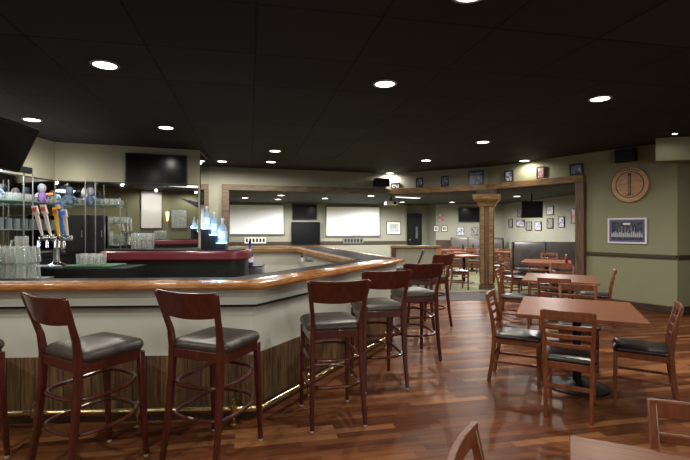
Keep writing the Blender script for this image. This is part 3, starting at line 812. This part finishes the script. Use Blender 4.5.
MB().box((0, -.052, 0), (rad * .04, .008, rad * 1.0)).build('emblem_stripe', M_signwood, sg)
hb = MB()
for k in range(9):
    a = R(58 + 8 * k); hb.box((math.cos(a) * rad * .86, -.044, math.sin(a) * rad * .86), (rad * .05, .008, rad * .10), Matrix.Rotation(-(a - R(90)), 3, 'Y'))
hb.build('lettering', M_signink, sg)
# speakers
def speaker(wall, rect, label, dep=.2):
    c, w_, h_ = wall.spot(*rect)
    root = empty('wall_speaker', (c[0] + wall.n.x * (dep / 2 + .03), c[1] + wall.n.y * (dep / 2 + .03), c[2]), wall.ang, label, 'speaker', 'black wall speakers')
    MB().box((0, 0, 0), (w_, dep, h_)).build('cabinet', M_bezel, root, bevel=.012)
    MB().box((0, -dep / 2 - .004, 0), (w_ - .03, .01, h_ - .03)).build('grille', M_black, root)
    MB().box((0, dep / 2 + .013, 0), (.08, .03, .08)).build('bracket', M_black, root)
speaker(WR, (618, 638.5, 149.5, 162.5), 'black box speaker high on the green wall over the round sign', .12)
speaker(WH[0], (373, 386.5, 179, 187), 'black box speaker on the header left of the small pictures')
# projector with its pole and light bar hanging in the back room
pj = empty('projector', (at(391, 13.6), 13.6, 2.25), R(10), 'grey ceiling projector hanging in front of the right projection screen', 'projector')
MB().box((0, 0, 0), (.36, .28, .11)).build('body', M_frame_white, pj, bevel=.02)
MB().lathe([(.045, 0), (.045, .04), (.0, .03)], (.08, -.14, 0), 14, 'y').build('lens', M_screen, pj)
MB().lathe([(.02, .05), (.02, .19)], n=10).build('pole', M_black, pj)
fx = empty('strip_light', (at(408, 13.2), 13.2, BZ - .056), R(35), 'slim bright strip light beside the ceiling projector', 'ceiling light')
MB().box((0, 0, .025), (.95, .12, .05)).build('housing', M_frame_white, fx); MB().box((0, 0, -.006), (.9, .09, .012)).build('tube', mat('tube_light', (1, 1, 1), .5, emit=2.2, ecol=(.95, 1, 1)), fx)

# ------------------------------------------------------------------ bar back: mirrors, televisions, shelves
WL, WM = Wall(LF, LB), Wall(LB, LBE)
def mirror(name, wall, a, b, z0, z1, label):
    root = empty(name, (wall.p0.x, wall.p0.y, 0), wall.ang, label, 'mirror')
    MB().box(((a + b) / 2, -.012, (z0 + z1) / 2), (b - a, .02, z1 - z0)).build('glass', M_mirror, root)
    f = MB()
    f.box(((a + b) / 2, -.014, z1 + .01), (b - a, .026, .02))
    f.build('top_strip', M_black, root)
    return root
LM, LL = (LBE - LB).length, (LB - LF).length
mirror('wall_mirror', WM, .02, LM - .02, 1.13, 2.31, 'wide wall mirror behind the bar under the television')
mirror('wall_mirror', WL, LL - 4.2, LL - .05, 1.13, 2.31, 'dark wall mirror behind the glass shelves on the left wall')
tv(WM, (126, 187, 155, 185.5), 'large flat television mounted over the bar mirror', out=.09)
tvl = tv(None, None, 'large television hung high at the left edge and tilted down', tilt=R(27), loc=(-3.99, 5.05, 2.47), ang=R(88), size=(1.18, .60))
tv_pole(tvl, 27, H_CEIL)
# glossy panel on the end of the bar wall
WE = Wall(LBE, END2)
ep = empty('mirror_panel', (LBE.x, LBE.y, 0), WE.ang, 'tall narrow mirror panel on the end of the bar wall', 'mirror')
MB().box((WE.dir.length * .55, -.012, 2.2), (1.0, .02, 1.5)).build('glass', M_mirror, ep)
# back counters
def bcounter(name, pts, z, label):
    root = empty(name, (pts[0][0], pts[0][1], 0), 0, label, 'counter')
    loc = [(x - pts[0][0], y - pts[0][1]) for x, y in pts]
    MB().prism(loc, 0, z - .04).build('cabinet', M_black, root); MB().prism(loc, z - .04, z).build('worktop', M_bartop, root)
    return root
nM, nL = WM.n, WL.n
def wpt(wall, s, off): p = wall.p0 + wall.dir * s + wall.n * off; return (p.x, p.y)
bcounter('back_counter', [wpt(WM, .62, .03), wpt(WM, LM - .05, .03), wpt(WM, LM - .05, .52), wpt(WM, .62, .52)], 1.08, 'dark counter below the wide bar mirror')
bcounter('back_counter', [wpt(WL, LL - 3.1, .03), wpt(WL, LL - .1, .03), wpt(WL, LL - .1, .60), wpt(WL, LL - 3.1, .60)][::-1], 1.08, 'dark counter along the left wall under the glass shelves')
# glass shelves
def shelf(name, wall, a, b, z, off0, off1, label):
    root = empty(name, (wall.p0.x, wall.p0.y, z), wall.ang, label, 'shelf', 'glass shelves behind the bar')
    MB().box(((a + b) / 2, -(off0 + off1) / 2, 0), (b - a, off1 - off0, .014)).build('pane', M_shelf, root, smooth=False)
    for x in (a + .1, b - .1): MB().box((x, -(off0 + off1) / 2 + .02, -.014), (.03, off1 - off0 - .06, .012)).build('bracket', M_steel, root)
    return root
Z1s, Z2s = 1.90, 1.48
shelf('glass_shelf', WL, LL - 3.2, LL - .36, Z1s, .06, .42, 'upper glass shelf on the left wall crowded with tumblers')
shelf('glass_shelf', WL, LL - 3.2, LL - .36, Z2s, .06, .42, 'lower glass shelf on the left wall holding dark steins')
shelf('glass_shelf', WM, .08, 1.12, Z1s, .06, .40, 'upper glass shelf across the bar mirror')
shelf('glass_shelf', WM, .86, 1.24, 1.58, .06, .34, 'short lower glass shelf at the right of the black cabinet')
# steel posts
def pole(wall, s, off, z0, z1, label):
    p = wpt(wall, s, off)
    o = MB().lathe([(.010, 0), (.010, z1 - z0)], n=10).build('shelf_pole', M_steel); o.location = (p[0], p[1], z0)
    tag(o, label, 'pole', 'steel shelf posts behind the bar')
pole(WL, LL - 1.30, .45, 1.081, 2.30, 'steel shelf post, left of the close pair at the left wall')
pole(WL, LL - 1.12, .45, 1.081, 2.30, 'steel shelf post, right of the close pair at the left wall')
pole(WM, .55, .475, 0.0, 2.32, 'steel shelf post in front of the left end of the bar mirror')
pole(WM, .70, .475, 1.081, 2.32, 'steel shelf post crossing the black cabinet in front of the bar mirror')
pole(WM, 1.08, .475, 1.081, 2.02, 'short steel shelf post at the right end of the shelf across the mirror')
fr_ = MB().box((0, 0, 0), (2.6, .05, .09)).build('shelf_canopy', M_black); p = wpt(WL, LL - 2.46, .45); fr_.location = (p[0], p[1], 2.345); fr_.rotation_euler = (0, 0, WL.ang)
tag(fr_, 'black canopy bar running along the top of the left shelves', 'rail')
p = wpt(WL, LL - 1.75, .40)
ul = empty('shelf_light', (p[0], p[1], 2.29), WL.ang, 'small white light under the black canopy of the left shelves', 'light')
MB().box((0, 0, 0), (.16, .06, .018)).build('lens', M_ledwhite, ul)
l = bpy.data.lights.new('shelf_glow', 'AREA'); l.energy = 14; l.size = .5; l.color = (.9, .97, 1); o = bpy.data.objects.new('shelf_glow', l); o.location = (p[0] + .05, p[1], 2.27); COL.objects.link(o)

for wl, s_ in ((WL, LL - .6), (WL, LL - 1.5), (WM, .35)):     # lamps on top of the shelf frames wash the wall above
    q = wpt(wl, s_, .28)
    l = bpy.data.lights.new('shelf_uplight', 'POINT'); l.energy = 2.5; l.shadow_soft_size = .04; l.color = (1, .96, .88)
    o = bpy.data.objects.new('shelf_uplight', l); o.location = (q[0], q[1], 2.42); COL.objects.link(o)
# glasses
def tumbler(h=.12, r=.035, m=M_glass, name='tumbler'):
    return MB().lathe([(0, 0), (r * .8, 0), (r, h), (r * .93, h), (r * .74, .012), (0, .012)], n=12).build(name, m)
def spread(proto, pts, label, cat, group):
    for i, p in enumerate(pts):
        o = proto if i == 0 else proto.copy()
        if i: COL.objects.link(o)
        o.location = p; tag(o, label, cat, group)
        o.rotation_euler = (0, 0, i * .7)
pts = [(*wpt(WL, LL - .48 - .088 * k + rnd.uniform(-.01, .01), off), Z1s + .0075) for off in (.14, .24, .34) for k in range(30) if not (off == .34 and k in (2, 3, 4, 5, 12, 13, 14, 15, 20, 21))]
spread(tumbler(.105), pts, 'clear tumbler among the rows on the upper left wall shelf', 'glass', 'tumblers on the upper left shelf')
pts = [(*wpt(WM, .16 + .086 * k, off), Z1s + .0075) for off in (.14, .24, .34) for k in range(11) if not (off == .34 and k in (0, 1, 2, 3, 4, 5, 6, 7))]
spread(tumbler(.105), pts, 'clear tumbler among the rows on the shelf across the bar mirror', 'glass', 'tumblers on the mirror shelf')
pts = [(*wpt(WM, .92 + .078 * k, off), 1.5875) for off in (.12, .22, .30) for k in range(4)]
spread(tumbler(.10, .034), pts, 'clear glass on the short lower shelf beside the black cabinet', 'glass', 'glasses on the short shelf')
def stein():
    root = empty('stein', (0, 0, 0), 0, 'x', 'mug', 'dark steins on the lower left shelf')
    MB().lathe([(0, 0), (.048, 0), (.046, .02), (.042, .15), (.038, .15), (.040, .02), (0, .02)], n=12).build('body', M_stein, root)
    MB().tube([(.044, 0, .13), (.075, 0, .125), (.085, 0, .08), (.075, 0, .04), (.045, 0, .03)], .008, 6).build('handle', M_glass, root)
    return root
st0 = stein(); k = 0
for off in (.16, .31):
    for i in range(17):
        p = wpt(WL, LL - .50 - .152 * i, off)
        o = st0 if k == 0 else copy_tree(st0)
        o.location = (p[0], p[1], Z2s + .0075); o.rotation_euler = (0, 0, R(150 + 40 * (i % 3))); k += 1
        o['label'] = 'dark glass stein with handle in the row on the lower left wall shelf'
# pint glasses stacked upside down by the bar's left end
px0, py0 = -3.92, 4.55
pc = MB().box((0, 0, 0), (1.66, .46, .04)).build('drain_board', M_steel); pc.location = (-3.70, 4.22, 1.0); tag(pc, 'steel drain board carrying the pint glasses behind the left end of the bar', 'drain board')
sbx = MB().box((0, 0, .49), (1.66, .44, .978)).build('glass_cabinet', M_black); sbx.location = (-3.70, 4.22, 0); tag(sbx, 'black underbar cabinet below the drain board of pint glasses', 'cabinet')
pint = MB().lathe([(.043, 0), (.031, .15), (0, .15), (0, .144), (.027, .14), (.039, .0)], n=12).build('pint_glass', M_glass)
pts = [(-3.80 + .094 * i + .03 * (j % 2), 4.10 + .1 * j, 1.021 + .158 * t) for t in range(2) for j in range(3) for i in range(10)]
spread(pint, pts, 'upside-down clear pint glass in the double-stacked block at the left end of the bar', 'glass', 'stacked pint glasses')
# row of small glasses on the green mat, and the glasses in the well just above the rail
sb2 = MB().box((0, 0, .54), (1.40, .50, 1.08)).build('underbar_cabinet', M_black); sb2.location = (-2.975, 4.92, 0.0); tag(sb2, 'black underbar cabinet below the beer tower', 'cabinet')
gm = MB().box((0, 0, 0), (.5, .36, .02)).build('bar_mat', M_greenmat, bevel=.006); gm.location = (-2.72, 4.92, 1.091); tag(gm, 'green rubber bar mat beneath the beer tower', 'mat')
pts = [(-2.86 + .072 * i, 4.84 + .09 * j, 1.102) for i in range(4) for j in range(2)]
spread(tumbler(.12, .032, name='highball_glass'), pts, 'clear highball glass standing on the green bar mat', 'glass', 'highball glasses on the bar mat')
# beer tower
tw = empty('beer_tower', (at(57, 4.95), 4.95, 1.081), R(8), 'chrome beer tower with painted tap handles behind the bar', 'beer tap')
MB().lathe([(.10, 0), (.10, .015), (.06, .03), (.04, .05), (.036, .25), (.05, .27), (.05, .33), (.035, .35), (0, .35)], n=18).build('column', M_chrome, tw)
MB().tube([(-.16, -.02, .31), (.16, -.02, .31)], .03, 12).build('crossbar', M_chrome, tw)
TH = [(-.125, M_redwhite, M_redlabel, .66), (-.04, M_redwhite, M_redlabel, .67), (.045, M_yellow, M_redlabel, .64), (.085, M_blue, M_yellow, .70), (.13, M_redwhite, M_blue, .62)]
for x, hm, lm, top in TH:
    sp_ = MB().tube([(x, -.04, .31), (x, -.10, .31), (x, -.12, .28), (x, -.125, .21)], .013, 8).build('spout', M_chrome, tw)
    dx = -.07 if x < .04 else -.03
    h_ = MB().quadring([[(x - w2 + dx * t, -.05 - d2 - .02 * t, .34 + (top - .34) * t), (x + w2 + dx * t, -.05 - d2 - .02 * t, .34 + (top - .34) * t), (x + w2 + dx * t, -.05 + d2 - .02 * t, .34 + (top - .34) * t), (x - w2 + dx * t, -.05 + d2 - .02 * t, .34 + (top - .34) * t)]
                        for t, w2, d2 in ((0, .008, .010), (.15, .012, .012), (.7, .018, .014), (.72, .027, .018), (1, .024, .016))]).build('tap_handle', hm, tw)
    MB().box((x + dx * .86, -.09, .34 + (top - .34) * .86), (.036, .012, .045)).build('handle_badge', lm, h_)
dp = MB().box((0, 0, 0), (.24, .18, .02)).build('drip_tray', M_steel, bevel=.004); tag(dp, 'steel drip tray in front of the beer tower', 'tray')
dp.location = (at(57, 4.95), 4.752, 1.091)
# tall clear pitcher at the left of the tower
ptc = empty('pitcher', (-3.52, 4.9, 1.081), R(180), 'tall clear pitcher between the pint glasses and the beer tower', 'pitcher')
MB().lathe([(0, 0), (.055, 0), (.06, .05), (.065, .33), (.06, .33), (.055, .05), (.05, .01), (0, .01)], n=16).build('body', M_glass, ptc)
MB().tube([(.062, 0, .29), (.11, 0, .28), (.12, 0, .18), (.10, 0, .08), (.058, 0, .07)], .01, 8).build('handle', M_glass, ptc)
# black cabinets by the mirror
cbp = wpt(WM, .42, .30); 
for k, (s, wd, lab) in enumerate(((.23, .28, 'tall black cabinet in front of the mirror, left of the pair'), (.53, .28, 'tall black cabinet in front of the mirror, right of the pair'))):
    p = wpt(WM, s + .14, .25)
    root = empty('black_cabinet', (p[0], p[1], 1.081), WM.ang, lab, 'cabinet', 'black cabinets on the back counter')
    MB().box((0, 0, .32), (wd, .22, .64)).build('body', M_bezel, root, bevel=.008)
    MB().box((0, -.115, .32), (wd - .04, .012, .60)).build('door', M_black, root)
    MB().box((wd / 2 - .03, -.128, .32), (.012, .016, .12)).build('handle', M_steel, root)
# plush figures on the upper shelves
def plush(label, loc, rz, bm_, hm_, extra=None):
    root = empty('plush_toy', (*loc[:2], loc[2]), rz, label, 'toy', 'small soft toys on the glass shelves')
    MB().lathe([(0, 0), (.05, .0), (.065, .04), (.06, .10), (.04, .15), (.02, .165), (0, .165)], n=14).build('body', bm_, root)
    MB().lathe([(0, .15), (.04, .155), (.062, .20), (.058, .25), (.03, .285), (0, .29)], n=14).build('head', hm_, root)
    for s in (-1, 1):
        MB().tube([(s * .045, 0, .13), (s * .085, -.02, .10), (s * .095, -.04, .06)], [.02, .022, .02], 8).build('arm', hm_, root)
        MB().tube([(s * .03, 0, .03), (s * .035, -.05, .03), (s * .04, -.09, .031)], [.026, .026, .028], 8).build('leg', bm_, root)
    if extra: MB().tube([(.05, -.05, .12), (.11, -.07, .125), (.13, -.07, .12)], [.02, .03, .018], 8).build('toy_accent', extra, root)
zt = Z1s + .0075
for wl, s, off, bm_, hm_, ex, lab in ((WL, LL - .78, .34, M_plushpurple, M_plushwhite, M_orange, 'purple and pale soft toy with an orange accent on the upper left shelf'),
                              (WL, LL - 1.70, .34, M_plushwhite, M_plushblue, None, 'pale soft toy with a dark head at the left end of the upper left shelf'),
                              (WM, .29, .34, M_plushblue, M_plushblue, None, 'dark blue soft toy at the shelf corner beside the mirror'),
                              (WM, .60, .34, M_plushblue, M_plushwhite, None, 'pale headed soft toy above the black cabinets')):
    p = wpt(wl, s, off); plush(lab, (*p, zt), wl.ang + (0 if wl is WM else -.6), bm_, hm_, ex)

# service counter with maroon edge
def capsule(x0, x1, y0, y1, r, n=8):
    poly = [(x0, y0)]
    for k in range(n + 1):
        a = R(-90 + 90 * k / n); poly.append((x1 - r + r * math.cos(a), y0 + r + r * math.sin(a)))
    for k in range(n + 1):
        a = R(90 * k / n); poly.append((x1 - r + r * math.cos(a), y1 - r + r * math.sin(a)))
    poly.append((x0, y1)); return poly
scx, scy = -2.98, 5.45
sv = empty('service_counter', (scx, scy, 0), R(4), 'black service counter with a padded maroon edge in the middle of the bar', 'counter')
Wd = 1.77
MB().prism(capsule(.03, Wd - .05, .05, .68, .2), 0, 1.095).build('body', M_black, sv)
MB().prism(capsule(0, Wd, 0, .72, .26), 1.095, 1.215).build('maroon_edge', M_maroon, sv, bevel=.025)
MB().prism(capsule(.06, Wd - .08, .07, .64, .2), 1.2155, 1.226).build('glass_top', M_bartop, sv)
# rack of clear glasses on it
pts = []
for t in range(2):
    for j in range(2):
        for i in range(4):
            pts.append((at(136.5, 5.9) + .068 * i, 5.82 + .08 * j, 1.2275 + .105 * t))
spread(tumbler(.10, .031, name='rocks_glass'), pts, 'clear rocks glass in the small double stack on the service counter', 'glass', 'rocks glasses on the service counter')
# lit bottle steps
bsx, bsy = at(201, 5.75), 5.75
bs = empty('bottle_display', (bsx, bsy, 1.228), R(4), 'black three-step lighted bottle display at the right end of the service counter', 'display stand')
steps = [(0.0, .10, .262), (.10, .09, .18), (.19, .12, .075)]
for x, wd, h in steps:
    MB().box((x + wd / 2, .08, h / 2), (wd - .002, .2, h)).build('step', M_bezel, bs)
    MB().box((x + wd / 2, .08, h + .003), (wd - .02, .17, .006)).build('step_light', M_ledblue, bs)
def bottle(label, x, y, z, h, r, m):
    root = empty('spirit_bottle', (x, y, z), 0, label, 'bottle', 'bottles lit blue on the display steps')
    MB().lathe([(0, 0), (r, 0), (r * 1.02, .01), (r, h * .58), (r * .75, h * .68), (r * .34, h * .76), (r * .32, h * .92), (0, h * .92)], n=16).build('body', m, root)
    MB().lathe([(r * .38, h * .90), (r * .38, h), (0, h)], n=10).build('cap', M_salt, root)
    MB().lathe([(r * 1.03, h * .18), (r * 1.04, h * .18), (r * 1.04, h * .48), (r * 1.03, h * .48), (r * 1.03, h * .18)], n=16).build('bottle_label', mat('pale_label', (.55, .68, .80), .6), root)
bz = 1.228 + .0065
bottle('tall bottle on the top step of the lit display', bsx + .05, bsy + .08, bz + .262, .285, .046, M_blueglass)
bottle('middle bottle on the second step of the lit display', bsx + .145, bsy + .085, bz + .18, .295, .044, M_blueglass)
bottle('widest bright blue bottle on the lowest step of the lit display', bsx + .25, bsy + .09, bz + .075, .32, .060, M_blueglass)
for x, wd, h in steps:
    l = bpy.data.lights.new('step_glow', 'POINT'); l.energy = 1.2; l.color = (.35, .62, 1); l.shadow_soft_size = .02
    o = bpy.data.objects.new('step_glow', l); o.location = (bsx + x + wd / 2, bsy - .06, 1.26 + h); COL.objects.link(o)
# cobalt bottle past the end of the service counter, on its own ledge
lg = empty('ice_bin', (at(247, 6.8), 6.8, 0), R(6), 'steel ice bin beyond the right end of the service counter', 'ice bin')
MB().box((0, 0, .46), (.5, .4, .92)).build('body', M_steel, lg, bevel=.01); MB().box((0, 0, .93), (.5, .4, .02)).build('lid', M_black, lg)
cb = empty('cobalt_bottle', (at(250, 6.72), 6.72, .941), 0, 'cobalt blue bottle with a white label right of the service counter', 'bottle')
MB().lathe([(0, 0), (.045, 0), (.047, .02), (.045, .2), (.018, .26), (.016, .34), (0, .34)], n=16).build('body', M_cobalt, cb)
MB().lathe([(.047, .05), (.048, .05), (.048, .13), (.047, .13), (.047, .05)], n=16).build('bottle_label', M_paper, cb); MB().lathe([(.019, .33), (.019, .37), (0, .37)], n=10).build('cap', M_bezel, cb)

# ------------------------------------------------------------------ behind the camera: what the bar mirror shows
def mhit(px, py, Y=-1.68):
    h = WM.hit(px); k = (px - 345) / F; din = Vector((k, 1)); n = WM.n
    r = din - n * (2 * din.dot(n)); t = (Y - h.y) / r.y; X = h.x + r.x * t
    return X, CZ + (HY - py) / F * (h.y + t)
def mrect(x0, x1, y0, y1):
    a = mhit(x0, y0); b = mhit(x1, y1); return (a[0] + b[0]) / 2, (min(a[1], 2.96) + b[1]) / 2, abs(b[0] - a[0]), min(a[1], 2.96) - b[1]
x, z, w_, h_ = mrect(141, 161, 187, 228)
ps = empty('projection_screen', (x, -1.62, z), 0, 'white projection screen seen reflected in the bar mirror', 'projection screen')
MB().box((0, 0, 0), (w_, .02, h_)).build('fabric', M_white, ps); MB().box((0, 0, -h_ / 2 - .015), (w_ + .04, .03, .03)).build('bottom_bar', M_black, ps)
x, z, w_, h_ = mrect(170.5, 187, 209, 228.5)
po = empty('framed_poster', (x, -1.66, z), 0, 'light framed poster reflected in the bar mirror', 'picture')
MB().box((0, 0, 0), (w_, .03, h_)).build('frame', M_frame_grey, po); MB().box((0, .018, 0), (w_ - .06, .01, h_ - .06)).build('print', A5, po)
a = mhit(181, 198); b = mhit(201, 203); c2 = mhit(201, 209)
pn = MB(); pn.quadring([[(a[0], yy, a[1] - .02), (b[0], yy, b[1]), (c2[0], yy, c2[1])] for yy in (-1.695, -1.675)])
o = pn.build('pennant', M_navy);  tag(o, 'dark triangular pennant reflected in the bar mirror', 'pennant')
x, z, w_, h_ = mrect(165.5, 168.5, 212, 221)
sc_ = empty('wall_sconce', (x, -1.62, z), 0, 'small warm wall sconce reflected in the bar mirror', 'lamp')
MB().lathe([(.03, -h_ / 2), (.07, h_ / 2), (.065, h_ / 2), (.025, -h_ / 2)], n=14).build('shade', M_sconce, sc_); MB().box((0, -.05, -h_ * .3), (.05, .05, .06)).build('bracket', M_frame_brown, sc_)
